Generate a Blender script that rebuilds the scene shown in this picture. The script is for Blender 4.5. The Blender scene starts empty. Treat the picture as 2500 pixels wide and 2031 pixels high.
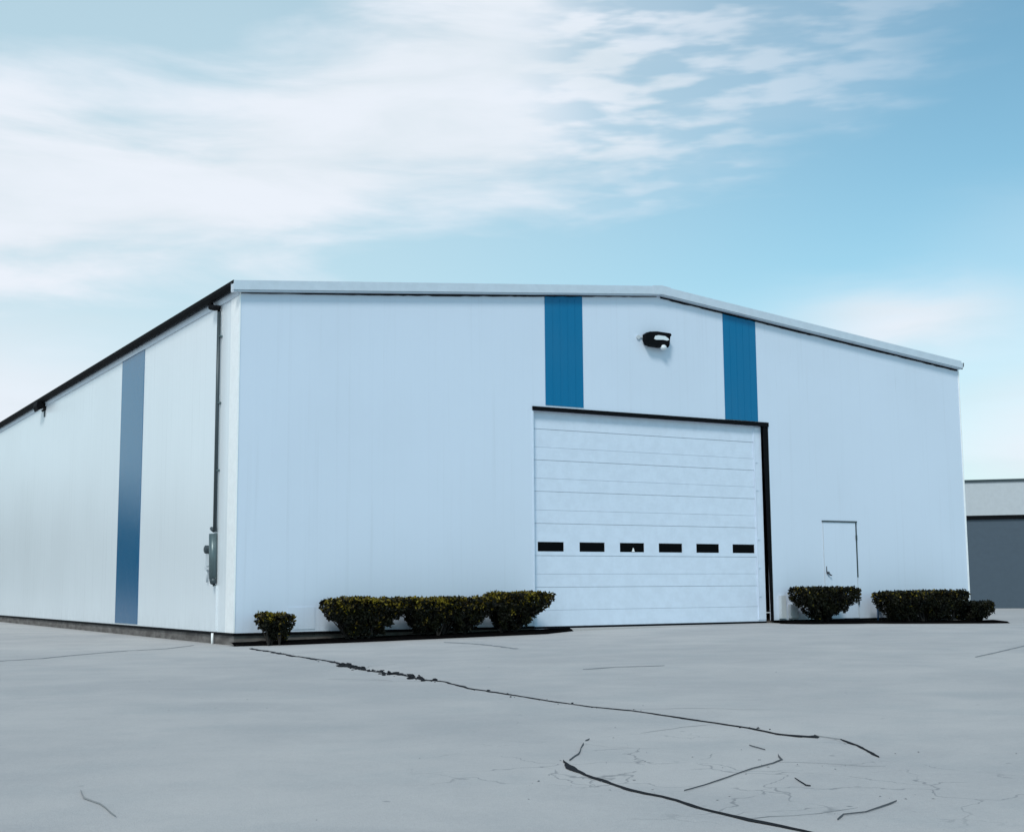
import bpy, bmesh, math, random
from mathutils import Vector, Matrix
C = bpy.context.scene.collection
scn = bpy.context.scene
R = math.radians
rnd = random.Random(7)

# ------------------------------------------------------------------ camera
HEAD = 59.517
cd = bpy.data.cameras.new("camera"); cam = bpy.data.objects.new("camera", cd); C.objects.link(cam)
cd.sensor_width = 36; cd.lens = 3268/2500*36; cd.clip_start = .05; cd.clip_end = 3000
m3 = Matrix(((0.862, -0.058, -0.503), (-0.506, -0.113, -0.855), (-0.007, 0.992, -0.127)))
q = m3.to_quaternion().normalized()
cam.matrix_world = Matrix.Translation((-7.484, -22.0, 0.73)) @ q.to_matrix().to_4x4()
scn.camera = cam

# ------------------------------------------------------------------ sun and sky
SUN_EL, SUN_AZ = 48, 225          # azimuth counted from +Y clockwise
sv = Vector((math.sin(R(SUN_AZ))*math.cos(R(SUN_EL)), math.cos(R(SUN_AZ))*math.cos(R(SUN_EL)), math.sin(R(SUN_EL))))
sd = bpy.data.lights.new("sun", 'SUN'); sd.energy = 2.0; sd.angle = R(14); sd.color = (1, .965, .91)
so = bpy.data.objects.new("sun", sd); C.objects.link(so); so.rotation_euler = sv.to_track_quat('Z', 'Y').to_euler()
so.location = (-20, -20, 40)
scn.view_settings.view_transform = 'Standard'; scn.view_settings.look = 'None'
scn.view_settings.exposure = 0.0; scn.view_settings.gamma = 1

class NT:
    """small helper for wiring nodes"""
    def __init__(s, tree): s.t = tree; s.n = tree.nodes; s.l = tree.links
    def new(s, typ, **kw):
        n = s.n.new(typ)
        for k, v in kw.items(): setattr(n, k, v)
        return n
    def put(s, sock, v):
        if hasattr(v, 'is_linked') or isinstance(v, bpy.types.NodeSocket): s.l.new(v, sock)
        elif v is not None: sock.default_value = v
    def m(s, op, a, b=None, c=None, clamp=False):
        n = s.new('ShaderNodeMath', operation=op); n.use_clamp = clamp
        s.put(n.inputs[0], a); s.put(n.inputs[1], b)
        if c is not None: s.put(n.inputs[2], c)
        return n.outputs[0]
    def step(s, v, lo, hi, a=0., b=1.):
        n = s.new('ShaderNodeMapRange', interpolation_type='SMOOTHSTEP')
        s.put(n.inputs[0], v); n.inputs[1].default_value = lo; n.inputs[2].default_value = hi
        n.inputs[3].default_value = a; n.inputs[4].default_value = b
        return n.outputs[0]
    def noise(s, vec, scale, detail=4, rough=.5, dist=0., dim='3D'):
        n = s.new('ShaderNodeTexNoise', noise_dimensions=dim)
        s.put(n.inputs['Vector'], vec); n.inputs['Scale'].default_value = scale
        n.inputs['Detail'].default_value = detail; n.inputs['Roughness'].default_value = rough
        n.inputs['Distortion'].default_value = dist
        return n.outputs['Fac']
    def vscale(s, vec, sc, loc=(0, 0, 0), rot=(0, 0, 0)):
        n = s.new('ShaderNodeMapping'); s.put(n.inputs[0], vec)
        n.inputs['Scale'].default_value = sc; n.inputs['Location'].default_value = loc; n.inputs['Rotation'].default_value = rot
        return n.outputs[0]
    def mix(s, f, a, b):
        n = s.new('ShaderNodeMix', data_type='RGBA')
        s.put(n.inputs[0], f); s.put(n.inputs[6], a); s.put(n.inputs[7], b)
        return n.outputs[2]
    def curve(s, v, pts):
        n = s.new('ShaderNodeFloatCurve'); s.put(n.inputs['Value'], v)
        c = n.mapping.curves[0]
        while len(c.points) < len(pts): c.points.new(.5, .5)
        for p, (x, y) in zip(c.points, pts): p.location = (x, y); p.handle_type = 'AUTO'
        n.mapping.update()
        return n.outputs[0]

w = bpy.data.worlds.new("World"); scn.world = w; w.use_nodes = True
t = NT(w.node_tree); t.n.clear()
sky = t.new('ShaderNodeTexSky', sky_type='NISHITA'); sky.sun_disc = False
sky.sun_elevation = R(SUN_EL); sky.sun_rotation = R(SUN_AZ); sky.air_density = 1.0; sky.dust_density = .6; sky.ozone_density = 1.0
gen = t.new('ShaderNodeTexCoord').outputs['Generated']
sx = t.new('ShaderNodeSeparateXYZ'); t.l.new(gen, sx.inputs[0])
ch, sh = math.cos(R(HEAD)), math.sin(R(HEAD))
fx = t.m('ADD', t.m('MULTIPLY', sx.outputs[0], ch), t.m('MULTIPLY', sx.outputs[1], sh))
fy = t.m('SUBTRACT', t.m('MULTIPLY', sx.outputs[1], ch), t.m('MULTIPLY', sx.outputs[0], sh))
u = t.m('MULTIPLY', t.m('ARCTAN2', fy, fx), -57.2958)           # bearing in degrees from the yard's main view direction
v = t.m('MULTIPLY', t.m('ARCSINE', sx.outputs[2]), 57.2958)      # elevation in degrees
un = t.m('DIVIDE', t.m('ADD', u, 30), 60, clamp=True)
def pts(l): return [((a+30)/60, b/30) for a, b in l]
top = t.m('MULTIPLY', t.curve(un, pts([(-30, 20), (-21.7, 20.6), (-17.6, 20.2), (-13.3, 20.2), (-9.9, 21.9), (-6.3, 24.2), (-2.6, 26), (1, 27), (5, 29), (12, 29), (30, 30)])), 30)
bot = t.m('MULTIPLY', t.curve(un, pts([(-30, 11), (-21.3, 11.6), (-16.5, 12.4), (-11, 13.6), (-6.2, 15.6), (-1.7, 16.4), (2.8, 16.8), (6.4, 17.2), (11.8, 18.4), (17, 20.8), (22, 23.5), (30, 27)])), 30)
dens = t.curve(un, pts([(-30, 27), (-16, 28.5), (-4, 28), (0, 27.5), (3, 25.5), (6, 21), (10, 15), (15, 10), (20, 5), (30, 2)]))
sep = t.vscale(gen, (1, 1, 3.2))
n_big = t.noise(sep, 3.2, 5, .55)
n_mid = t.noise(t.vscale(gen, (1, 1, 3.6), (3, 1, 5)), 9, 6, .6, .4)
cuv = t.new('ShaderNodeCombineXYZ'); t.l.new(u, cuv.inputs[0]); t.l.new(v, cuv.inputs[1])
n_str = t.noise(t.vscale(cuv.outputs[0], (.25, 1.2, 1), (3, 1.5, 0), (0, 0, R(-1.0))), 1.0, 3, .45, .12)
n_fine = t.noise(t.vscale(cuv.outputs[0], (.55, 2.0, 1), (9, 2, 1)), 1.0, 3, .5, .15)
n_lay = t.noise(t.vscale(cuv.outputs[0], (.10, .42, 1), (5, 4, 0)), 1.0, 5, .55, .3)
wob = t.m('ADD', t.m('MULTIPLY', t.m('SUBTRACT', n_big, .5), 4), t.m('MULTIPLY', t.m('SUBTRACT', n_lay, .5), 9))
e1 = t.step(t.m('ADD', t.m('SUBTRACT', v, bot), wob), -1.9, 2.4)
e2 = t.step(t.m('ADD', t.m('SUBTRACT', top, v), wob), -2.4, 2.8)
band = t.m('MULTIPLY', t.m('MULTIPLY', e1, e2), dens)
# puffy horizontal streaks where the band breaks up
ks = t.step(u, -1, 5)
st = t.step(t.m('ADD', t.m('MULTIPLY', n_str, .75), t.m('MULTIPLY', n_fine, .25)), .42, .60, .30, 1.05)
band = t.m('MULTIPLY', band, t.m('ADD', t.m('SUBTRACT', 1, ks), t.m('MULTIPLY', ks, st)))
band = t.m('MULTIPLY', band, t.step(n_lay, .2, .55, .94, 1.05), clamp=True)
def blob(cu, cv, su, sv_, d):
    a = t.m('POWER', t.m('DIVIDE', t.m('SUBTRACT', u, cu), su), 2)
    b = t.m('POWER', t.m('DIVIDE', t.m('ADD', t.m('SUBTRACT', v, cv), t.m('MULTIPLY', wob, .4)), sv_), 2)
    return t.m('MULTIPLY', t.m('EXPONENT', t.m('MULTIPLY', t.m('ADD', a, b), -1)), d)
low = t.m('ADD', blob(-22, 7.5, 9, 3.4, .95), t.m('ADD', blob(16.5, 11.0, 4.8, 1.5, .85), t.m('ADD', blob(24, 5.5, 9, 4.2, 1.0), blob(23, 14, 5, 1.5, .15))))
veil = t.m('ADD', t.m('MULTIPLY', t.m('EXPONENT', t.m('MULTIPLY', t.m('MAXIMUM', v, 0), -.12)), .55), .06)
veil = t.m('ADD', t.m('MULTIPLY', veil, .9), t.step(u, 22, -14, 0, .62), clamp=True)
high = t.m('MULTIPLY', t.step(v, 26, 34), t.step(n_big, .40, .70, .0, .45))
cl = t.m('ADD', t.m('ADD', band, low), t.m('MULTIPLY', high, .8), clamp=True)
keep = t.m('SUBTRACT', 1, cl, clamp=True)
veil = t.m('MULTIPLY', veil, t.step(v, 40, 22, .4, 1))
shade = t.step(n_lay, .3, .66)
cloudcol = t.mix(shade, (6.35, 6.95, 7.5, 1), (6.95, 7.4, 8.05, 1))
tint = t.new('ShaderNodeMix', data_type='RGBA', blend_type='MULTIPLY'); tint.inputs[0].default_value = 1
t.l.new(sky.outputs[0], tint.inputs[6]); tint.inputs[7].default_value = (.86, 1.31, 1.20, 1)
bg = t.new('ShaderNodeBackground'); bg.inputs[1].default_value = .12
t.l.new(t.mix(cl, t.mix(veil, tint.outputs[2], (5.0, 6.5, 7.15, 1)), cloudcol), bg.inputs[0])
out = t.new('ShaderNodeOutputWorld'); t.l.new(bg.outputs[0], out.inputs[0])

# ------------------------------------------------------------------ materials
def mat(name, col, rough=.5, metal=0., build=None, spec=.5):
    m_ = bpy.data.materials.new(name); m_.use_nodes = True
    t = NT(m_.node_tree); b = t.n['Principled BSDF']
    b.inputs['Base Color'].default_value = (*col, 1); b.inputs['Roughness'].default_value = rough
    b.inputs['Metallic'].default_value = metal; b.inputs['Specular IOR Level'].default_value = spec
    if build: build(t, b, col)
    else:   # faint uneven weathering on every plain material
        p = t.new('ShaderNodeTexCoord').outputs['Object']
        n = t.noise(p, 6, 5, .6)
        t.l.new(t.mix(t.step(n, .3, .7), (*[c*.96 for c in col], 1), (*[min(1, c*1.03) for c in col], 1)), b.inputs['Base Color'])
    return m_
def siding(axis, pitch=.305, stain=.5, drips=True):
    """painted ribbed steel sheet: ribs in bump, water streaks, joints between sheets"""
    def f(t, b, col):
        p = t.new('ShaderNodeTexCoord').outputs['Object']
        s = t.new('ShaderNodeSeparateXYZ'); t.l.new(p, s.inputs[0])
        h = s.outputs[axis]; z = s.outputs[2]
        fr = t.m('ABSOLUTE', t.m('SUBTRACT', t.m('FRACT', t.m('DIVIDE', h, pitch)), .5))
        rib = t.m('MULTIPLY', t.step(fr, .40, .47), .8)
        sheet = t.step(t.m('ABSOLUTE', t.m('SUBTRACT', t.m('FRACT', t.m('DIVIDE', h, pitch*3)), .5)), .488, .497)
        sc = (9, 9, .22)
        a = t.noise(t.vscale(p, sc), 1.0, 5, .6)
        a2 = t.noise(t.vscale(p, (26, 26, .5), (4, 2, 1)), 1.0, 4, .6)
        blot = t.noise(p, .35, 4, .5)
        dirt = t.m('MULTIPLY', t.step(a, .52, .78), .10*stain)
        dirt = t.m('ADD', dirt, t.m('MULTIPLY', t.step(blot, .35, .7), .05))
        dirt = t.m('ADD', dirt, t.m('MULTIPLY', sheet, .022))
        if drips:
            zt = t.m('SUBTRACT', 6.3, z)
            dm = t.m('MULTIPLY', t.m('MULTIPLY', t.step(zt, 2.4, .2), t.step(t.noise(p, .28, 2), .46, .60)), t.step(a2, .62, .70))
            dirt = t.m('ADD', dirt, t.m('MULTIPLY', dm, .30*stain))
            low = t.m('MULTIPLY', t.step(z, .45, .0), t.step(t.noise(t.vscale(p, (5, 5, 2)), 1, 4, .6), .35, .7))
            dirt = t.m('ADD', dirt, t.m('MULTIPLY', low, .10))
        t.l.new(t.mix(dirt, (*col, 1), (.22, .24, .25, 1)), b.inputs['Base Color'])
        bp = t.new('ShaderNodeBump'); bp.inputs['Strength'].default_value = .30; bp.inputs['Distance'].default_value = .002
        wav = t.m('ADD', rib, t.m('MULTIPLY', t.noise(p, .8, 2), 2.0))
        t.l.new(wav, bp.inputs['Height']); t.l.new(bp.outputs[0], b.inputs['Normal'])
    return f
def ground_build(t, b, col):
    p = t.new('ShaderNodeTexCoord').outputs['Object']
    big = t.m('ADD', t.m('MULTIPLY', t.noise(p, .22, 6, .62), .55), t.m('MULTIPLY', t.noise(t.vscale(p, (1, 1, 1), (7, 3, 0)), .9, 6, .65, .5), .45)); mid = t.noise(p, 1.3, 6, .6, .3); fine = t.noise(p, 38, 4, .7); grit = t.noise(p, 160, 2, .6)
    c = t.mix(t.step(big, .36, .64), (.380, .370, .372, 1), (.478, .456, .445, 1))
    c = t.mix(t.m('MULTIPLY', t.step(mid, .45, .72), .45), c, (.36, .367, .372, 1))
    c = t.mix(t.m('MULTIPLY', t.step(fine, .35, .7), .22), c, (.54, .53, .52, 1))
    c = t.mix(t.m('MULTIPLY', t.step(grit, .52, .72), .38), c, (.22, .225, .23, 1))
    # small spalls and pits, denser where the slab is broken up
    vo = t.new('ShaderNodeTexVoronoi'); vo.inputs['Scale'].default_value = 3.2; vo.inputs['Randomness'].default_value = 1
    t.l.new(t.vscale(p, (1, 1, 0)), vo.inputs['Vector'])
    s = t.new('ShaderNodeSeparateXYZ'); t.l.new(p, s.inputs[0])
    dx = t.m('POWER', t.m('DIVIDE', t.m('ADD', s.outputs[0], 2.9), 1.5), 2); dy = t.m('POWER', t.m('DIVIDE', t.m('ADD', s.outputs[1], 16.4), 1.7), 2)
    region = t.step(t.m('ADD', dx, dy), 1.5, .5)
    keepn = t.step(t.noise(p, 2.1, 2), .5, .62)
    spot = t.step(vo.outputs['Distance'], .075, .03)
    spot = t.m('MULTIPLY', spot, t.m('ADD', t.m('MULTIPLY', region, .35), t.m('MULTIPLY', keepn, .45)), clamp=True)
    c = t.mix(spot, c, (.12, .13, .14, 1))
    # crazed patch: a web of hairlines in the broken area
    wv = t.new('ShaderNodeVectorMath', operation='ADD'); nz = t.new('ShaderNodeTexNoise'); nz.inputs['Scale'].default_value = 2.6; nz.inputs['Detail'].default_value = 4
    t.l.new(p, nz.inputs['Vector']); sc_ = t.new('ShaderNodeVectorMath', operation='SCALE'); sc_.inputs['Scale'].default_value = .55
    t.l.new(nz.outputs['Color'], sc_.inputs[0]); t.l.new(p, wv.inputs[0]); t.l.new(sc_.outputs[0], wv.inputs[1])
    web = t.new('ShaderNodeTexVoronoi', feature='DISTANCE_TO_EDGE'); web.inputs['Scale'].default_value = 1.7
    t.l.new(t.vscale(wv.outputs[0], (1, 1, 0)), web.inputs['Vector'])
    line = t.m('MULTIPLY', t.step(web.outputs['Distance'], .014, .004), t.m('MULTIPLY', region, t.step(t.noise(p, 1.7, 3), .46, .56)))
    c = t.mix(t.m('MULTIPLY', line, .55), c, (.15, .155, .165, 1))
    t.l.new(c, b.inputs['Base Color'])
    bp = t.new('ShaderNodeBump'); bp.inputs['Strength'].default_value = .35; bp.inputs['Distance'].default_value = .01
    t.l.new(t.m('ADD', t.m('ADD', fine, t.m('MULTIPLY', grit, .5)), t.m('MULTIPLY', mid, 2)), bp.inputs['Height']); t.l.new(bp.outputs[0], b.inputs['Normal'])
def mulch_build(t, b, col):
    p = t.new('ShaderNodeTexCoord').outputs['Object']
    t.l.new(t.mix(t.step(t.noise(p, 30, 4, .7), .45, .75), (.0025, .0025, .003, 1), (.010, .008, .006, 1)), b.inputs['Base Color'])
def plinth_build(t, b, col):
    p = t.new('ShaderNodeTexCoord').outputs['Object']
    n = t.noise(t.vscale(p, (1, 1, 3)), 2.2, 6, .65)
    t.l.new(t.mix(t.step(n, .3, .7), (.075, .066, .062, 1), (.19, .175, .165, 1)), b.inputs['Base Color'])
def leaf_build(ca, cb):
    def f(t, b, col):
        p = t.new('ShaderNodeTexCoord').outputs['Object']
        n = t.noise(p, 5, 3, .6); n2 = t.noise(p, 45, 1, .5)
        f_ = t.m('ADD', t.m('MULTIPLY', n, .6), t.m('MULTIPLY', n2, .4))
        t.l.new(t.mix(t.step(f_, .38, .64), (*ca, 1), (*cb, 1)), b.inputs['Base Color'])
    return f
M = dict(
    front=mat('painted siding front', (.655, .74, .86), .38, build=siding(0, stain=.8)),  # same white siding as the side, with blue shade put into the colour
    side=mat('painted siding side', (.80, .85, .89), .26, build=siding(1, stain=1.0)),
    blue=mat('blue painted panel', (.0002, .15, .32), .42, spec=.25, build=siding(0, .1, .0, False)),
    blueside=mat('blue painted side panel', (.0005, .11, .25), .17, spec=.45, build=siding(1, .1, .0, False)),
    trim=mat('galvanised trim', (.60, .67, .75), .42, .15),
    white=mat('white trim paint', (.93, .95, .96), .35),
    door=mat('white door enamel', (.655, .74, .86), .38),  # white with the front wall's blue shade tinted in
    black=mat('black metal and shade', (.004, .0045, .006), .7, spec=.08),
    sealshadow=mat('dark seal and shadow line', (.006, .008, .012), .9, spec=.05),  # door seal, and the shadow line built in under the rake trim
    pipe=mat('dark painted pipe', (.045, .065, .075), .4, .3),
    guard=mat('grey green pipe guard', (.10, .145, .155), .35, .3),
    grey=mat('pale grey metal box', (.55, .60, .64), .45),
    glass=mat('dark window glass', (.001, .001, .002), .25, spec=.06),
    lens=mat('frosted lamp lens', (.72, .78, .82), .2),
    ground=mat('worn concrete', (.35, .36, .37), .85, build=ground_build, spec=.25),
    crack=mat('dark joint filler', (.018, .020, .024), .95, spec=.1),
    stain=mat('faint crack', (.24, .25, .26), .95, spec=.1),
    thin=mat('thin crack', (.10, .105, .115), .95, spec=.1),
    mulch=mat('dark mulch', (.01, .01, .01), 1, build=mulch_build, spec=0),
    plinth=mat('stained concrete plinth', (.1, .1, .1), .9, build=plinth_build),
    leaf=mat('dark hedge leaf', (.02, .02, .01), .6, build=leaf_build((.0012, .0018, .0008), (.011, .012, .003)), spec=.2),
    tip=mat('yellow green leaf tip', (.1, .1, .01), .55, build=leaf_build((.035, .022, .004), (.21, .165, .014)), spec=.2),
    woods=mat('added unseen woods leaf', (.03, .05, .02), .8, build=leaf_build((.02, .035, .014), (.05, .08, .025)), spec=.1),
    stem=mat('dark bark', (.012, .009, .007), .9),
    nwall=mat('pale grey render', (.49, .52, .55), .8),
    nblue=mat('slate blue shutter', (.058, .085, .115), .5),
    brass=mat('dark door lever', (.06, .07, .085), .4, .6),
    valve=mat('blue tap', (.02, .07, .16), .5),
)

# ------------------------------------------------------------------ mesh helpers
def tag(o, label=None, cat=None, group=None, kind=None):
    for k, v_ in (('label', label), ('category', cat), ('group', group), ('kind', kind)):
        if v_: o[k] = v_
    return o
def empty(name, loc, label, cat, group=None):
    o = bpy.data.objects.new(name, None); C.objects.link(o); o.location = loc; o.empty_display_size = .3
    return tag(o, label, cat, group)
def obj(name, bm, mats, parent=None, smooth=False, bevel=0):
    if bevel: bmesh.ops.bevel(bm, geom=list(bm.edges), offset=bevel, segments=2, affect='EDGES', clamp_overlap=True)
    bmesh.ops.recalc_face_normals(bm, faces=bm.faces)
    me = bpy.data.meshes.new(name); bm.to_mesh(me); bm.free()
    for m_ in (mats if isinstance(mats, (list, tuple)) else [mats]): me.materials.append(m_)
    if smooth:
        for p in me.polygons: p.use_smooth = True
    o = bpy.data.objects.new(name, me); C.objects.link(o)
    if parent:
        o.parent = parent
        if parent.type == 'EMPTY' or True:
            o.matrix_parent_inverse = Matrix.Translation(parent.location).inverted() if not parent.parent else Matrix.Identity(4)
    return o
def BM(): return bmesh.new()
def box(bm, x0, x1, y0, y1, z0, z1):
    vs = [bm.verts.new(p) for p in ((x0, y0, z0), (x1, y0, z0), (x1, y1, z0), (x0, y1, z0), (x0, y0, z1), (x1, y0, z1), (x1, y1, z1), (x0, y1, z1))]
    for f in ((0, 1, 2, 3), (4, 5, 6, 7), (0, 1, 5, 4), (1, 2, 6, 5), (2, 3, 7, 6), (3, 0, 4, 7)): bm.faces.new([vs[i] for i in f])
    return bm
def prism(bm, poly, d, axis='y', a=0.):
    """polygon in (h, z) extruded along y (or, with axis x, polygon in (y, z) along x; with z, polygon in (x, y))"""
    def P(p, k):
        if axis == 'y': return (p[0], k, p[1])
        if axis == 'x': return (k, p[0], p[1])
        return (p[0], p[1], k)
    A = [bm.verts.new(P(p, a)) for p in poly]; B = [bm.verts.new(P(p, a+d)) for p in poly]
    f1 = bm.faces.new(A); f2 = bm.faces.new(B)
    n = len(poly)
    for i in range(n): bm.faces.new((A[i], A[(i+1) % n], B[(i+1) % n], B[i]))
    bmesh.ops.triangulate(bm, faces=[f1, f2])
    return bm
def tube(bm, path, rad, n=10, cap=True):
    path = [Vector(p) for p in path]; rads = rad if isinstance(rad, (list, tuple)) else [rad]*len(path)
    rings = []
    for i, p in enumerate(path):
        d = (path[min(i+1, len(path)-1)]-path[max(i-1, 0)]).normalized()
        a = d.orthogonal().normalized() if abs(d.z) < .9 else Vector((1, 0, 0))
        a = (a-d*a.dot(d)).normalized(); b_ = d.cross(a)
        rings.append([bm.verts.new(p+(a*math.cos(k*2*math.pi/n)+b_*math.sin(k*2*math.pi/n))*rads[i]) for k in range(n)])
    for r0, r1 in zip(rings, rings[1:]):
        for k in range(n): bm.faces.new((r0[k], r0[(k+1) % n], r1[(k+1) % n], r1[k]))
    if cap: bm.faces.new(rings[0]); bm.faces.new(rings[-1])
    return bm

# ------------------------------------------------------------------ ground
GX = [(-600, -.22), (-1, -.22), (6, -.115), (9, -.075), (12, -.065), (14, -.10), (18, -.165), (24, -.165), (600, -.165)]
def g(x):
    for (a, za), (b_, zb) in zip(GX, GX[1:]):
        if x <= b_:
            k = (x-a)/(b_-a); return za+(zb-za)*k
    return GX[-1][1]
def gs(x):   # smoothed profile
    return sum(g(x+d) for d in (-.8, -.4, 0, .4, .8))/5
xs = [-600, -200, -60, -20] + [i*.5 for i in range(-16, 56)] + [40, 100, 250, 600]
ys = [-600, -200, -60, -30, -24, -18, -12, -6, -3, 0, 5, 20, 60, 200, 600]
bm = BM(); grid = [[bm.verts.new((x, y, gs(x))) for y in ys] for x in xs]
for i in range(len(xs)-1):
    for j in range(len(ys)-1): bm.faces.new((grid[i][j], grid[i+1][j], grid[i+1][j+1], grid[i][j+1]))
ground = obj('ground', bm, M['ground'], smooth=True)
tag(ground, 'worn pale grey concrete yard in front of the white warehouse', 'ground', kind='structure')

def crack(path, wid, name='crack', mt='crack', h=.006, jag=.25, sub=5, lift=.003):
    """an open joint or crack in the slab with chipped, uneven edges"""
    P = [Vector((x, y, 0)) for x, y in path]; pts_ = []
    W = wid if isinstance(wid, (list, tuple)) else [wid]*len(P)
    for i in range(len(P)-1):
        n = max(2, int((P[i+1]-P[i]).length/.055))
        for k in range(n):
            f = k/n; p = P[i].lerp(P[i+1], f); w_ = W[i]+(W[i+1]-W[i])*f
            pts_.append((p, w_))
    pts_.append((P[-1], W[-1]))
    bm = BM(); prev = None; N = len(pts_); wander = 0
    for i, (p, w_) in enumerate(pts_):
        d = (pts_[min(i+1, N-1)][0]-pts_[max(i-1, 0)][0]).normalized(); nrm = Vector((-d.y, d.x, 0))
        wander = wander*.86+rnd.uniform(-1, 1)*jag*(w_*.7+.004)
        c_ = p+nrm*wander
        end = .1 if i in (0, N-1) else 1
        thin = .5+.5*math.sin(i*.61+P[0].x*3)*math.sin(i*.23+P[0].y); w_ *= .45+.9*thin
        a = c_-nrm*w_*.5*end*rnd.uniform(1-jag, 1+jag*1.3); b_ = c_+nrm*w_*.5*end*rnd.uniform(1-jag, 1+jag*1.3)
        row = [bm.verts.new((a.x, a.y, gs(a.x)+lift)), bm.verts.new((c_.x, c_.y, gs(c_.x)+lift+h)), bm.verts.new((b_.x, b_.y, gs(b_.x)+lift))]
        if prev:
            for k in range(2): bm.faces.new((prev[k], prev[k+1], row[k+1], row[k]))
        prev = row
    o = obj(name, bm, M[mt], ground); return o
main = [(-0.10, -1.2), (-0.20, -1.9), (-0.4, -3.68), (-0.58, -5.34), (-0.76, -6.53), (-0.95, -7.35), (-0.97, -7.97), (-0.98, -8.59), (-1.11, -9.29), (-1.1, -9.74), (-1.31, -10.68), (-1.35, -11.37), (-1.45, -12.31), (-1.46, -12.96), (-1.39, -13.42), (-1.42, -14.01), (-1.46, -14.52), (-1.48, -14.93), (-1.56, -15.25), (-1.56, -15.5)]
def lerp2(y):
    for (xa, ya), (xb, yb) in zip(main, main[1:]):
        if y >= yb: return xa+(xb-xa)*max(0, (y-ya)/(yb-ya))
    return main[-1][0]
crack(main, [.10, .10, .09, .08, .075, .03, .03, .04, .05, .045, .045, .035, .018, .014, .016, .030, .028, .022, .030, .05], 'joint')
crack([(-1.60, -15.28), (-1.56, -15.42), (-1.49, -15.52), (-1.43, -15.46)], [.03, .09, .09, .02])
crack([(-1.45, -15.50), (-1.46, -15.73)], .006, mt='stain')
crack([(-1.46, -15.73), (-1.54, -15.89), (-1.59, -16.01), (-1.75, -16.26), (-1.89, -16.48)], [.008, .03, .014, .035, .015])
# crumbled filler lying along the joint
def lumps(name, spots, mt):
    bm = BM()
    for x, y, r_ in spots:
        mm = Matrix.Translation((x, y, gs(x)+r_*.3)) @ Matrix.Rotation(rnd.uniform(0, 3), 4, 'Z') @ Matrix.Diagonal((rnd.uniform(.8, 1.9), rnd.uniform(.7, 1.2), rnd.uniform(.4, .8), 1))
        g_ = bmesh.ops.create_icosphere(bm, subdivisions=1, radius=r_, matrix=mm)
        for v_ in g_['verts']: v_.co += Vector((rnd.uniform(-1, 1), rnd.uniform(-1, 1), rnd.uniform(-.6, .6)))*r_*.35
    o = obj(name, bm, M[mt]); return o
sp = []
for k in range(85):
    y = -6.3-3.3*rnd.random(); x = lerp2(y)+rnd.gauss(0, .07)
    sp.append((x, y, rnd.choice((.008, .012, .016, .024, .032))))
for k in range(60):
    y = rnd.uniform(-15.4, -1.6); sp.append((lerp2(y)+rnd.gauss(0, .05), y, rnd.uniform(.005, .012)))
tag(lumps('rubble', sp, 'crack'), 'crumbled dark joint filler scattered along the long crack', 'rubble', kind='stuff')
sp = [(-2.9+rnd.gauss(0, .7), -16.4+rnd.gauss(0, .8), rnd.uniform(.002, .006)) for k in range(45)]+[(rnd.uniform(-6.5, 3), rnd.uniform(-18, -6), rnd.uniform(.002, .007)) for k in range(30)]
tag(lumps('grit', sp, 'stain'), 'small loose grit scattered on the concrete', 'grit', kind='stuff')
crack([(-3.42, -15.62), (-3.58, -15.96), (-3.64, -16.16), (-3.74, -16.72), (-3.75, -17.01), (-3.8, -17.33), (-3.8, -17.65), (-3.8, -17.94), (-3.8, -18.25), (-3.84, -19.5)], [.010, .045, .048, .026, .036, .026, .034, .022, .02, .02], 'joint')
crack([(-2.72, -14.83), (-2.80, -14.90)], .009, mt='thin'); crack([(-2.87, -14.99), (-3.2, -15.43), (-3.4, -15.64)], [.006, .012, .010], mt='thin')
crack([(-3.55, -16.87), (-3.36, -16.78), (-3.09, -16.63), (-2.78, -16.45), (-2.55, -16.35), (-2.4, -16.25), (-2.33, -16.15), (-2.27, -16.07)], [.002, .003, .005, .005, .006, .010, .013, .008], mt='thin')
crack([(-2.12, -15.65), (-2.19, -15.88)], .007, mt='thin')
crack([(-3.51, -17.83), (-3.4, -17.75), (-3.28, -17.76), (-3.11, -17.69), (-2.95, -17.62)], [.010, .005, .005, .008, .006], mt='thin')
crack([(-2.84, -16.84), (-2.96, -17.05), (-2.96, -17.08)], .005)
crack([(-5.94, -15.27), (-5.98, -15.54), (-5.96, -15.75), (-5.99, -16.14)], [.007, .007, .005, .002], mt='stain')
crack([(-5.0, -3.0), (-4.11, -2.42), (-3.51, -2.09), (-2.91, -1.41), (-1.89, -0.45), (-1.19, -0.2), (-0.45, .7)], .04, mt='stain')
crack([(5.31, -10.97), (6.38, -10.43), (7.6, -9.82), (9.0, -9.12)], .035, mt='stain')
crack([(2.89, -2.12), (2.98, -3.28), (2.64, -4.86)], .10, mt='stain')
crack([(0.92, -9.23), (1.39, -9.19), (1.93, -9.4)], .04, mt='stain')

# branching hairlines off the joints
def hair(x, y, ang, L, w_=.006, depth=0):
    p = [(x, y)]
    for k in range(int(L/.12)):
        ang += rnd.uniform(-.55, .55); x += math.cos(ang)*.12; y += math.sin(ang)*.12; p.append((x, y))
        if depth < 1 and rnd.random() < .10: hair(x, y, ang+rnd.choice((-1, 1))*rnd.uniform(.6, 1.2), L*.4, w_*.8, depth+1)
    if len(p) > 1: crack(p, [w_]*(len(p)-1)+[.001], 'hairline', 'stain', h=.001, lift=.002)
for a in [(-3.8, -17.6, .4, .7), (-1.45, -14.6, 3.0, .9), (-1.40, -13.3, .3, 1.2), (-1.1, -9.6, 2.8, 1.4), (-.9, -7.2, .2, 1.1), (-2.5, -16.3, -.8, .6)]: hair(*a)
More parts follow.
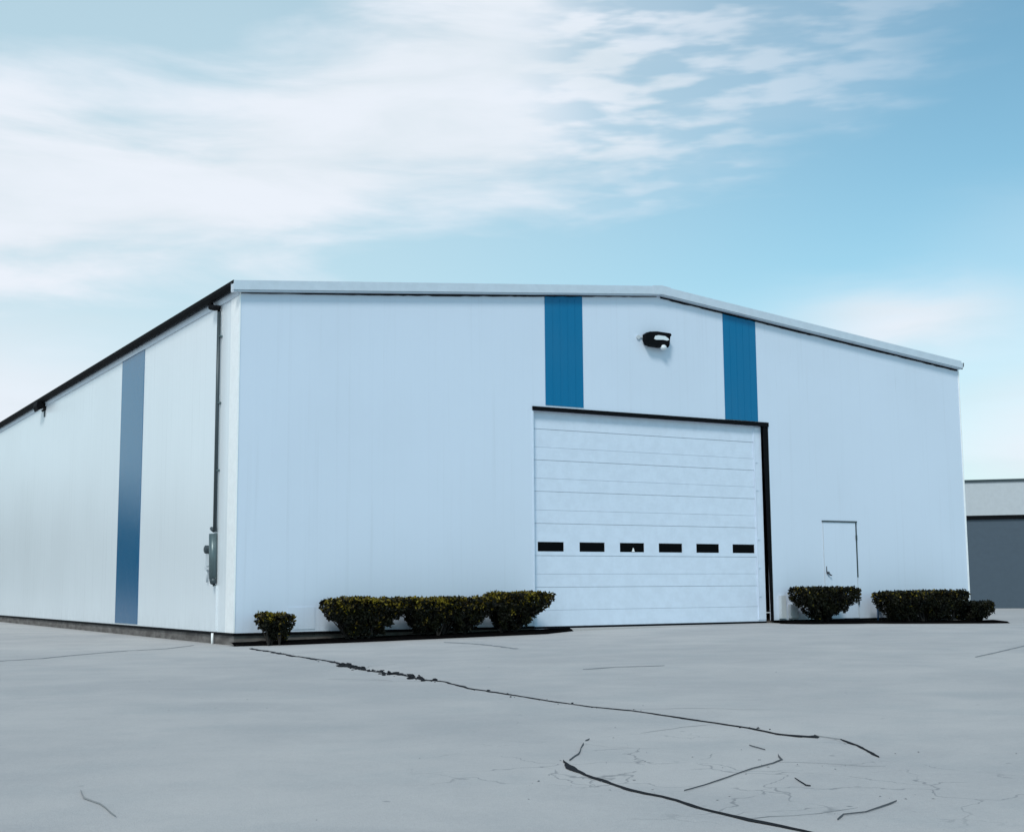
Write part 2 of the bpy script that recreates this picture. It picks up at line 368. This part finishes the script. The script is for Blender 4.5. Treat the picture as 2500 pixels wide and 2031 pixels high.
# planting beds against the front wall
def bed(x0, x1, edge, lift):
    n = int((x1-x0)/.12); bm = BM(); prev = None
    for i in range(n+1):
        x = x0+(x1-x0)*i/n; y = edge(x)+rnd.uniform(-.012, .012)
        rows = [bm.verts.new((x, y, gs(x)+.004)), bm.verts.new((x, y+.07, gs(x)+lift+rnd.uniform(-.006, .006))), bm.verts.new((x, y*.5, gs(x)+lift+.02+rnd.uniform(-.01, .01))), bm.verts.new((x, -.002, gs(x)+lift+.01))]
        if prev:
            for k in range(3): bm.faces.new((prev[k], rows[k], rows[k+1], prev[k+1]))
        prev = rows
    o = obj('planting_bed', bm, M['mulch'])
    return o
def lerp_pts(x, L):
    for (a, ya), (b_, yb) in zip(L, L[1:]):
        if x <= b_: return ya+(yb-ya)*max(0, (x-a)/(b_-a))
    return L[-1][1]
tag(bed(-.10, 6.6, lambda x: lerp_pts(x, [(-.1, -.34), (.1, -.40), (.8, -.7), (2.1, -.85), (5.6, -.95), (6.6, -.30)]), .045), 'dark mulch bed under the long clipped hedge left of the roll door', 'planting bed', kind='structure')
tag(bed(11.8, 18.3, lambda x: lerp_pts(x, [(11.8, -.5), (12.0, -1.0), (13.2, -1.05), (13.9, -.75), (14.4, -1.05), (17.9, -1.15), (18.3, -.8)]), .04), 'dark mulch bed along the wall right of the roll door', 'planting bed', kind='structure')

# ------------------------------------------------------------------ warehouse
W, EV, PK, LEN = 17.92, 5.87, 6.75, 46.0
DX0, DX1, DH = 5.93, 11.86, 4.19
wh = empty('warehouse', (0, 0, 0), 'large white metal warehouse with low gable roof, blue stripes and a big sectional door', 'warehouse')
bm = prism(BM(), [(0, 0), (DX0, 0), (DX0, DH), (DX1, DH), (DX1, 0), (W, 0), (W, EV), (9, PK), (0, EV)], .10)
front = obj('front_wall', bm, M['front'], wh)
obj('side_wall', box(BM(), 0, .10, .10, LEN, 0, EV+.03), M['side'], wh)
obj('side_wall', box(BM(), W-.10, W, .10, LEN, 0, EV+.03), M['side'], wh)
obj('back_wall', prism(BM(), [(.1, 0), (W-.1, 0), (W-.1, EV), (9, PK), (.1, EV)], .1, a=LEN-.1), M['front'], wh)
# concrete plinth, with the black drip flashing at the foot of the siding
bm = BM(); box(bm, .012, .10, .012, LEN, -.6, -.03); box(bm, .10, DX0, .012, .10, -.6, -.03); box(bm, DX1, W-.012, .012, .10, -.6, -.03)
obj('plinth', bm, M['plinth'], wh)
bm = BM(); box(bm, -.018, .09, -.018, LEN, -.045, -.002); box(bm, .09, DX0-.02, -.018, .09, -.045, -.002); box(bm, DX1+.02, W+.018, -.018, .09, -.045, -.002)
obj('drip_flashing', bm, M['black'], wh)
obj('floor_slab', box(BM(), .12, W-.12, .101, LEN-.12, -.5, -.03), M['plinth'], wh)
# roof sheets
sl = (PK-EV)/9
def roofz(x): return PK+.13-sl*abs(x-9)
bm = prism(BM(), [(-.028, roofz(-.028)-.06), (9, roofz(9)-.06), (9, roofz(9)), (-.028, roofz(-.028))], LEN+.02, a=.0)
obj('roof', bm, M['trim'], wh)
bm = prism(BM(), [(W+.028, roofz(W+.028)-.06), (9.004, roofz(9)-.06), (9.004, roofz(9)), (W+.028, roofz(W+.028))], LEN+.02, a=.0)
obj('roof', bm, M['trim'], wh)
# rake trim up each gable slope: an L shaped folded flashing
def rake(xa, xb, cut):
    za, zb = roofz(xa), roofz(xb)
    bm = prism(BM(), [(xa, za-.145), (xb, zb-.145), (xb, zb+.025), (xa, za+.025)], -.135, a=-.002)
    o = obj('rake_trim', bm, M['trim'], wh, bevel=.006)
    bm = prism(BM(), [(xa, za-.170), (xb, zb-.170), (xb, zb-.147), (xa, za-.147)], -.11, a=-.002)
    obj('rake_return', bm, M['trim'], wh)
rake(-.16, 8.99, 0); rake(W-.015, 9.01, 0)
bm = prism(BM(), [(8.78, roofz(8.78)-.15), (9.0, roofz(9)-.15), (9.22, roofz(9.22)-.15), (9.22, roofz(9.22)+.032), (9, roofz(9)+.035), (8.78, roofz(8.78)+.032)], -.147, a=0)
obj('ridge_cap', bm, M['trim'], wh)
# uneven dark strip that builds in the shadow line under the rake trim
def shadow_line(xa, xb, th):
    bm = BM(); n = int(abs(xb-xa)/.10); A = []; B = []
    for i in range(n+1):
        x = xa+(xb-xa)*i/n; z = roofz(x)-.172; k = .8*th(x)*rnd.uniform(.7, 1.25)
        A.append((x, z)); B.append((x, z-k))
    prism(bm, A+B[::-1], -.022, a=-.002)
    obj('shadow_strip', bm, M['sealshadow'], wh)
shadow_line(.02, 8.95, lambda x: .012+.024*math.sin(math.pi*x/8.95))
shadow_line(9.05, W-.05, lambda x: .040 if not 16.9 < x < 17.05 else .012)
# corner trims
bm = BM(); box(bm, -.012, .014, -.012, -.001, .003, EV-.02); box(bm, -.012, -.001, 0, .42, .003, EV+.02)
obj('corner_trim', bm, M['white'], wh)
bm = BM(); box(bm, W-.02, W+.02, -.012, -.001, .003, EV-.06); box(bm, W+.001, W+.02, 0, .2, .003, EV)
obj('corner_trim', bm, M['white'], wh)
# gutters
def gutter(x, s, y0):
    z = roofz(-.16)+.030; d = .115
    prof = [(x, z-.02), (x, z-d*.7), (x+s*.04, z-d), (x+s*.09, z-d), (x+s*.13, z-d*.5), (x+s*.14, z), (x+s*.125, z), (x+s*.115, z-d*.45), (x+s*.085, z-d+.015), (x+s*.045, z-d+.015), (x+s*.015, z-d*.65), (x+s*.015, z-.02)]
    return prism(BM(), prof, LEN-y0, a=y0)
obj('gutter', gutter(-.03, -1, -.130), M['black'], wh)
gr = obj('gutter', gutter(W+.021, 1, -.02), M['pipe'], wh)
gz = roofz(-.16)+.035
obj('gutter_end_cap', prism(BM(), [(W+.012, gz-.10), (W+.06, gz-.145), (W+.11, gz-.145), (W+.155, gz-.07), (W+.165, gz), (W+.012, gz+.005)], -.012, a=-.021), M['trim'], wh)
obj('gutter_rim', tube(BM(), [(W+.0, -.035, gz-.125), (W+.05, -.035, gz-.155), (W+.115, -.035, gz-.150), (W+.160, -.035, gz-.08), (W+.170, -.035, gz)], .010, 8), M['black'], wh, smooth=True)
obj('eave_trim', box(BM(), -.028, -.001, .0, LEN, EV-.085, EV+.035), M['trim'], wh)
# blue stripe panels
def stripe(x0, x1, z0):
    bm = prism(BM(), [(x0, z0), (x1, z0), (x1, roofz(x1)-.180), (x0, roofz(x0)-.180)], -.010, a=-.0005)
    for k in range(1, 5):
        xx = x0+(x1-x0)*k/5; zz = roofz(xx)-.24
        prism(bm, [(xx-.010, z0+.01), (xx+.010, z0+.01), (xx+.005, zz), (xx-.005, zz)], -.004, a=-.0107)
    obj('blue_panel', bm, M['blue'], wh)
stripe(6.215, 7.10, 4.255); stripe(10.70, 11.60, 4.235)
bm = box(BM(), -.010, -.0005, 6.06, 7.88, .03, EV+.0)
obj('blue_panel', bm, M['blueside'], wh)

# big sectional door
od = obj('overhead_door', BM(), M['door'], wh)
bm = BM()
zs = [-.02, .73, 1.335, 1.955, 2.575, 3.185, 3.79, 4.16]
DY = .085
WIN = [(6.058+k*.9635, 6.655+k*.9635) for k in range(6)]
for i, (a, b_) in enumerate(zip(zs, zs[1:])):
    off = rnd.uniform(-.002, .002)
    if i == 2:
        wz0, wz1 = 1.415, 1.60
        box(bm, DX0+.005, DX1-.12, DY+off, DY+.05, a+.004, wz0); box(bm, DX0+.005, DX1-.12, DY+off, DY+.05, wz1, b_-.004)
        e = [DX0+.005]+[q_ for w_ in WIN for q_ in w_]+[DX1-.12]
        for k in range(0, len(e), 2): box(bm, e[k], e[k+1] if e[k+1] < DX1-.12 else DX1-.12, DY+off, DY+.05, wz0, wz1)
        continue
    # each section has a shallow pressed rib line across it
    parts = [a+.004, a+(b_-a)*.42, b_-.004] if b_-a > .5 else [a+.004, b_-.004]
    for k, (p0, p1) in enumerate(zip(parts, parts[1:])):
        box(bm, DX0+.005, DX1-.12, DY+off+(.004 if k else 0), DY+.05, p0, p1-(.005 if k+2 < len(parts) else 0))
bmesh.ops.recalc_face_normals(bm, faces=bm.faces)
bm.to_mesh(od.data); bm.free()
obj('door_core', box(BM(), DX0+.005, DX1-.12, DY+.020, DY+.075, -.02, 4.16), M['grey'], od)
for k, (a, b_) in enumerate(WIN):
    bm = box(BM(), a+.004, b_-.004, DY+.006, DY+.045, 1.419, 1.596)
    wn = obj('window', bm, M['glass'], od, bevel=.004)
bm = BM(); a, b_ = WIN[2]; prism(bm, [((a+b_)/2+.03-.035, 1.424), ((a+b_)/2+.03+.03, 1.424), ((a+b_)/2+.036, 1.495), ((a+b_)/2+.022, 1.50)], -.006, a=DY+.005)
obj('pane_reflection', bm, M['white'], od)  # small white wedge painting a reflection on the third pane
bm = BM(); box(bm, DX1-.335, DX1-.31, DY-.022, DY-.001, .02, 4.10); box(bm, DX1-.30, DX1-.13, DY-.014, DY-.001, .02, 4.12)
for z in (.5, 1.1, 1.7, 2.75, 3.35): box(bm, DX1-.31, DX1-.25, DY-.028, DY-.015, z, z+.03)
obj('door_track', bm, M['door'], od)
obj('bottom_seal', box(BM(), DX0+.01, DX1-.12, DY-.01, DY+.05, -.055, -.022), M['sealshadow'], od)
bm = prism(BM(), [(DX0-.02, DH-.055), (DX1+.02, DH-.055), (DX1+.02, DH+.035), (DX0-.02, DH+.025)], -.028, a=.0)
obj('door_header', bm, M['black'], wh)
bm = prism(BM(), [(DX1-.05, -.02), (DX1+.015, -.02), (DX1+.015, DH-.057), (DX1-.12, DH-.057)], -.026, a=.02)
obj('door_jamb', bm, M['black'], wh)  # right side: shade of the reveal put into the black colour
obj('door_jamb', box(BM(), DX0-.03, DX0+.004, -.008, .09, .0, DH-.057), M['door'], wh)
obj('sill', box(BM(), DX0-.02, DX1+.02, -.22, .20, -.5, -.058), M['ground'], wh)
# personnel door
px0, px1, pz = 13.37, 14.33, 2.11
pd = obj('side_door', box(BM(), px0, px1, -.012, -.0005, .01, pz), M['front'], wh)
bm = BM(); box(bm, px0-.03, px1+.045, -.030, -.001, pz+.003, pz+.032); box(bm, px1+.006, px1+.036, -.018, -.001, .9, pz)
obj('door_seal', bm, M['pipe'], pd)
bm = BM(); box(bm, px1+.008, px1+.022, -.014, -.001, .02, .9); box(bm, px0-.012, px0-.005, -.013, -.001, .02, pz)
obj('door_frame', bm, M['grey'], pd)
bm = BM(); tube(bm, [(px0+.07, -.012, 1.0), (px0+.07, -.06, 1.0)], .028); tube(bm, [(px0+.07, -.055, 1.0), (px0+.12, -.06, .95), (px0+.15, -.06, .945)], .014); tube(bm, [(px0+.05, -.014, 1.14), (px0+.05, -.022, 1.02)], .010)
obj('handle', bm, M['brass'], pd, smooth=True)
for z in (.3, 1.72): obj('hinge', box(BM(), px1-.01, px1+.03, -.034, -.0185, z, z+.11), M['pipe'], pd)
# downspout on the left wall
ds = obj('downspout', tube(BM(), [(-.055, .96, 5.66), (-.055, .955, 3.8), (-.055, .95, 1.74)], .034, 12), M['pipe'], wh, smooth=True)
obj('elbow', tube(BM(), [(-.11, 1.30, 5.86), (-.11, 1.26, 5.80), (-.09, 1.10, 5.755), (-.06, .99, 5.74), (-.055, .96, 5.66)], [.055, .055, .052, .05, .036], 12), M['black'], ds, smooth=True)
bm = BM(); tube(bm, [(-.065, 1.0, 1.70), (-.065, .965, .92)], [.075, .07], 14); 
obj('pipe_guard', bm, M['guard'], ds, smooth=True)
bm = BM(); tube(bm, [(-.065, .965, .92), (-.06, .95, .84), (-.05, .93, .80)], [.068, .055, .03], 14)
obj('pipe_shoe', bm, M['pipe'], ds, smooth=True)
obj('cleanout', tube(BM(), [(-.055, 1.13, 1.80), (-.055, 1.0, 1.76)], .035), M['pipe'], ds, smooth=True)
obj('drain_outlet', tube(BM(), [(-.05, .98, -.02), (-.05, .98, -.24)], .022, 10), M['white'], ds, smooth=True)
obj('lower_pipe', box(BM(), -.022, -.001, .905, .945, .01, .80), M['side'], ds)
for z in (5.2, 4.0, 2.8): obj('strap', box(BM(), -.060, -.001, .90, 1.01, z, z+.03), M['guard'], ds)
# small things on the walls
mt = empty('electric_meter', (0, 1.42, 1.44), 'round dark electric meter above a pale box beside the downspout', 'meter')
bm = BM(); tube(bm, [(-.001, 1.42, 1.44), (-.07, 1.42, 1.44), (-.085, 1.42, 1.44)], [.075, .075, .05], 18)
obj('dial', bm, M['pipe'], mt, smooth=False)
obj('meter_box', box(BM(), -.05, -.001, 1.35, 1.46, 1.14, 1.355), M['grey'], mt, bevel=.005)
obj('conduit', tube(BM(), [(-.03, 1.41, 1.14), (-.03, 1.41, .86)], .018, 8), M['grey'], mt, smooth=True)
obj('junction_box', box(BM(), -.06, -.001, 1.355, 1.475, 1.08, 1.13), M['grey'], mt)

fl = empty('flood_light', (8.95, 0, 5.8), 'black flood light with pale lens high between the two blue stripes', 'wall light')
# housing: hooded body, thick rim round a long pale lens, small globe below
ox, oz = -.115, -.035
hood = [(8.68, 5.89), (8.77, 5.945), (8.95, 5.965), (9.30, 5.955), (9.325, 5.92), (9.27, 5.855), (9.265, 5.70), (9.235, 5.655), (9.15, 5.70), (9.05, 5.645), (8.82, 5.655), (8.72, 5.68), (8.675, 5.76)]
hood = [(a+ox, b_+oz) for a, b_ in hood]
bm = prism(BM(), hood, -.13, a=-.03)
obj('housing', bm, M['black'], fl)
lz = [(8.87, 5.80), (8.90, 5.865), (8.98, 5.885), (9.15, 5.88), (9.22, 5.845), (9.255, 5.815), (9.20, 5.79), (9.10, 5.80), (8.92, 5.785)]
bm = prism(BM(), [(a+ox, b_+oz) for a, b_ in lz], -.012, a=-.1605)
obj('lens', bm, M['lens'], fl)
bm = BM(); bmesh.ops.create_uvsphere(bm, u_segments=16, v_segments=10, radius=.075, matrix=Matrix.Translation((9.12+ox, -.14, 5.645+oz)) @ Matrix.Diagonal((1, .8, .8, 1)))
obj('globe', bm, M['lens'], fl, smooth=True)
bm = BM(); box(bm, 8.9, 9.0, -.03, -.001, 5.76, 5.86)
obj('bracket', bm, M['black'], fl)
bm = BM(); tube(bm, [(8.46, -.001, 5.80), (8.46, -.03, 5.80)], .045, 12); tube(bm, [(8.46, -.018, 5.80), (8.66, -.018, 5.80)], .011, 8)
obj('junction_box', bm, M['grey'], fl)

wl = empty('wall_light', (0, 16.4, 5.8), 'small black light under the black eave near the left end of the side wall', 'wall light')
bm = prism(BM(), [(0, 5.86), (-.24, 5.90), (-.26, 5.78), (-.21, 5.66), (-.17, 5.73), (-.06, 5.74), (0, 5.68)], .5, a=16.1)
obj('housing', bm, M['black'], wl)
obj('lens', box(BM(), -.165, -.065, 16.18, 16.52, 5.705, 5.727), M['lens'], wl)
obj('bracket', box(BM(), -.03, -.001, 16.2, 16.28, 5.50, 5.67), M['pipe'], wl)

vt = obj('flush_rectangle', box(BM(), .95, 1.45, -.008, -.001, .04, .42), M['front'])  # thin rectangle in the front siding material
tag(vt, 'low flush rectangle at the wall foot between small shrub and long hedge', 'panel')
for k, (x0, x1, z1) in enumerate([(12.02, 12.16, .52), (12.28, 12.50, .33)]):
    o = obj('utility_box', box(BM(), x0, x1, -.09, -.001, .03, z1), M['grey'], bevel=.006)
    tag(o, ['narrow taller pale grey utility box just right of the roll door', 'low wide pale grey utility box partly behind the bowl shaped shrub'][k], 'utility box', 'utility boxes at the wall foot')
hb = empty('hose_tap', (14.9, -.02, .2), 'small blue tap at the wall foot just left of the long right hedge', 'tap')
obj('tap_body', tube(BM(), [(14.9, -.001, .22), (14.9, -.10, .22), (14.9, -.13, .15)], .022, 8), M['valve'], hb, smooth=True)
obj('tap_wheel', tube(BM(), [(14.9, -.09, .25), (14.9, -.09, .27)], .05, 10), M['valve'], hb)
obj('riser', tube(BM(), [(14.9, -.03, .20), (14.9, -.03, -.1)], .018, 8), M['valve'], hb)

# ------------------------------------------------------------------ shrubs
def shrub(name, x0, x1, z1, b0, b1, yc, dep, n, label, cat='hedge', group=None, tipk=.5, bump=None, spike=0, zb=.07, skirt=.5):
    """clipped shrub: leaf-sized faces spread through a flat-topped bowl that narrows to bare stems"""
    zg = gs((x0+x1)/2)+.04
    root = empty(name, ((x0+x1)/2, yc, zg), label, cat, group)
    lf = []; fc = []; mi = []
    H = z1-zg
    k = 0
    while k < n:
        tt = rnd.random()**.75
        # widths at this height
        e = min(1, max(0, (tt-.02)/skirt))**.85
        xa = b0+(x0-b0)*e; xb = b1+(x1-b1)*e
        hd = dep/2*(.28+.72*e)
        x = rnd.uniform(xa, xb)
        s = rnd.uniform(-1, 1); 
        if rnd.random() < .45: s = math.copysign(rnd.uniform(.8, 1.0), s)
        y = yc+s*hd
        topz = z1+(bump(x) if bump else 0)+.014*math.sin(x*7.3+yc)+.010*math.sin(x*17+2)
        if rnd.random() < .26: tt = rnd.uniform(.93, 1.0)
        ex = min(x-xa, xb-x); 
        topz -= .025*max(0, 1-ex/.05)
        z = zg+(topz-zg)*tt
        # holes low down between the branches
        hole = math.sin(x*9.1+1.3*yc)*math.sin(z*11+x*3.7)+.6*math.sin(x*23+z*17)
        if tt < .50 and hole > -.25+tt*1.7: k += .3; continue
        if tt < .10: k += .6; continue
        clump = math.sin(x*13.7+z*9)+math.sin(x*29+y*21)+math.sin(z*31+x*5)
        if tt > .97 and clump < -.9: k += .5; continue
        r_ = rnd.uniform(.014, .030)
        nrm = Vector((rnd.gauss(0, 1), rnd.gauss(-.3, 1), rnd.gauss(.5, 1))).normalized()
        a = nrm.orthogonal().normalized(); a.rotate(Matrix.Rotation(rnd.uniform(0, 6.28), 3, nrm)); b_ = nrm.cross(a)
        c_ = Vector((x+rnd.gauss(0, .012), y, z+(rnd.random()**6*.05 if tt > .9 else 0))); i0 = len(lf)
        lf += [c_-a*r_*1.5, c_-b_*r_*.75, c_+a*r_*1.5, c_+b_*r_*.75]
        fc.append((i0, i0+1, i0+2, i0+3))
        tipp = 0
        if tt > .68: tipp = tipk*((tt-.60)/.40)**1.4*1.15*(1.0 if clump > -.2 else .3)
        elif clump > .9 and s < -.5: tipp = tipk*.22
        mi.append(1 if rnd.random() < tipp else 0)
        k += 1
    for q_ in range(spike):
        x = (x0+x1)/2+rnd.uniform(-.03, .1); i0 = len(lf); zz = z1+rnd.uniform(0, .05)
        lf += [Vector((x-.03, yc-.1, zz-.05)), Vector((x+.03, yc-.12, zz-.05)), Vector((x+.005, yc-.1, zz+.03)), Vector((x-.01, yc-.1, zz+.0))]; fc.append((i0, i0+1, i0+2, i0+3)); mi.append(1)
    me = bpy.data.meshes.new('foliage'); me.from_pydata(lf, [], fc); me.materials.append(M['leaf']); me.materials.append(M['tip'])
    me.polygons.foreach_set('material_index', mi); me.update()
    o = bpy.data.objects.new('foliage', me); C.objects.link(o); o.parent = root; o.matrix_parent_inverse = Matrix.Translation(root.location).inverted()
    # dense twiggy core and stems
    bm = BM(); ns = max(3, int((b1-b0)/.16)+2)
    for i in range(ns):
        bx = b0+(b1-b0)*(i+.5)/ns+rnd.uniform(-.03, .03)
        base = Vector((bx, yc+rnd.uniform(-.12, .12), zg-.03))
        for j in range(9):
            f = rnd.random(); tx = x0+.06+(x1-x0-.12)*((i+rnd.uniform(-.3, 1.3))/ns); tx = min(max(tx, x0+.05), x1-.05)
            tip_ = Vector((tx, yc+rnd.uniform(-.4, .4)*dep, z1-rnd.uniform(.02, .22)))
            mid = base.lerp(tip_, .45)+Vector((rnd.uniform(-.04, .04), rnd.uniform(-.03, .03), .02))
            tube(bm, [base, mid, tip_], [.016, .010, .003], 5, False)
    obj('stem', bm, M['stem'], root)
    # inner mass of old wood
    return root
HG = 'clipped shrubs in a row left of the roll door'
shrub('shrub', .26, .80, .300, .36, .68, -.52, .46, 3600, 'smallest yellow-tipped shrub nearest the warehouse corner', 'shrub', tipk=.8, spike=5, skirt=.75)
shrub('hedge', 1.42, 2.86, .545, 1.78, 2.36, -.56, .62, 13000, 'clipped hedge, left one of the long run, with undercut left end', 'hedge', HG, tipk=.75, skirt=.8)
shrub('hedge', 2.86, 4.62, .535, 3.20, 4.10, -.56, .62, 16000, 'clipped hedge in the middle of the long run, yellowish top', 'hedge', HG, tipk=.75, skirt=.78)
shrub('hedge', 4.64, 5.82, .61, 4.80, 5.15, -.58, .62, 13000, 'taller clipped hedge at the right end of the run, sweeping over the roll door edge', 'hedge', HG, tipk=.65, skirt=.85)
shrub('shrub', 12.04, 13.50, .655, 12.52, 12.86, -.62, .66, 14000, 'bowl shaped shrub on bare stems below the white side door', 'shrub', tipk=.12, skirt=.68)
shrub('hedge', 14.42, 16.80, .555, 14.75, 16.6, -.66, .66, 24000, 'long flat-topped dark hedge at the right corner of the warehouse', 'hedge', tipk=.16, skirt=.7)
shrub('shrub', 16.85, 17.56, .305, 16.9, 17.45, -.72, .60, 6000, 'low dark rounded shrub at the right end, against the grey neighbouring building', 'shrub', tipk=.03, skirt=.3)

# ------------------------------------------------------------------ neighbouring building
nd = Vector((.7, -.714, 0)).normalized(); nn = Vector((nd.y, -nd.x, 0))   # along the facade, and outwards
if nn.dot(Vector((-1, -1, 0))) < 0: nn = -nn
NP = Vector((32.6, 12.4, 0))
nb = empty('neighbour_building', NP+Vector((0, 0, -.165)), 'low pale grey flat-roofed building with dark slate shutter at the right edge', 'building')
def nbox(bm, s0, s1, o0, o1, z0, z1):
    P = [NP+nd*s+nn*o for s, o in ((s0, o0), (s1, o0), (s1, o1), (s0, o1))]
    A = [bm.verts.new((p.x, p.y, z0)) for p in P]; B = [bm.verts.new((p.x, p.y, z1)) for p in P]
    bm.faces.new(A); bm.faces.new(B)
    for i in range(4): bm.faces.new((A[i], A[(i+1) % 4], B[(i+1) % 4], B[i]))
    return bm
NT_ = 4.50; ND = 3.24
bm = nbox(BM(), -6, 16, 0, -14, ND+.02, NT_); nbox(bm, -6, -2.2, 0, -14, -.3, ND+.018)
obj('wall', bm, M['nwall'], nb)
obj('roof_edge', nbox(BM(), -6.05, 16.05, .05, -14.05, NT_+.002, NT_+.09), M['pipe'], nb)
obj('shadow_bar', nbox(BM(), -2.19, 15.9, -.02, -.3, ND-.12, ND+.015), M['black'], nb)  # solid black bar in place of the shadow line above the shutter
bm = BM()
z = -.22
while z < ND-.13: nbox(bm, -2.19, 15.9, -.10, -.16, z, min(z+.30, ND-.13)-.001); z += .30
nbox(bm, -2.19, 15.9, -.13, -.2, -.2, ND-.15)
obj('shutter', bm, M['nblue'], nb)

# ------------------------------------------------------------------ unseen woods, added to give the left wall dark reflections
lf = []; fc = []
for k in range(16000):
    x = rnd.uniform(-110, -6); y = 112+rnd.uniform(-5, 5)+.06*x
    crown = 8.5+2.6*math.sin(x*.23)+1.6*math.sin(x*.71+1)+1.2*math.sin(x*1.9)
    z = crown*rnd.random()**.7; r_ = rnd.uniform(.25, .6)
    nrm = Vector((rnd.gauss(0, 1), rnd.gauss(-.6, 1), rnd.gauss(.4, 1))).normalized(); a = nrm.orthogonal().normalized(); b_ = nrm.cross(a); c_ = Vector((x, y, z-.2)); i0 = len(lf)
    lf += [c_-a*r_, c_-b_*r_*.7, c_+a*r_, c_+b_*r_*.7]; fc.append((i0, i0+1, i0+2, i0+3))
me = bpy.data.meshes.new('reflection_woods'); me.from_pydata(lf, [], fc); me.materials.append(M['woods']); me.update()
fw = bpy.data.objects.new('reflection_woods', me); C.objects.link(fw); tag(fw, 'distant dark green woods added out of view to darken wall reflections', 'woods', kind='stuff')
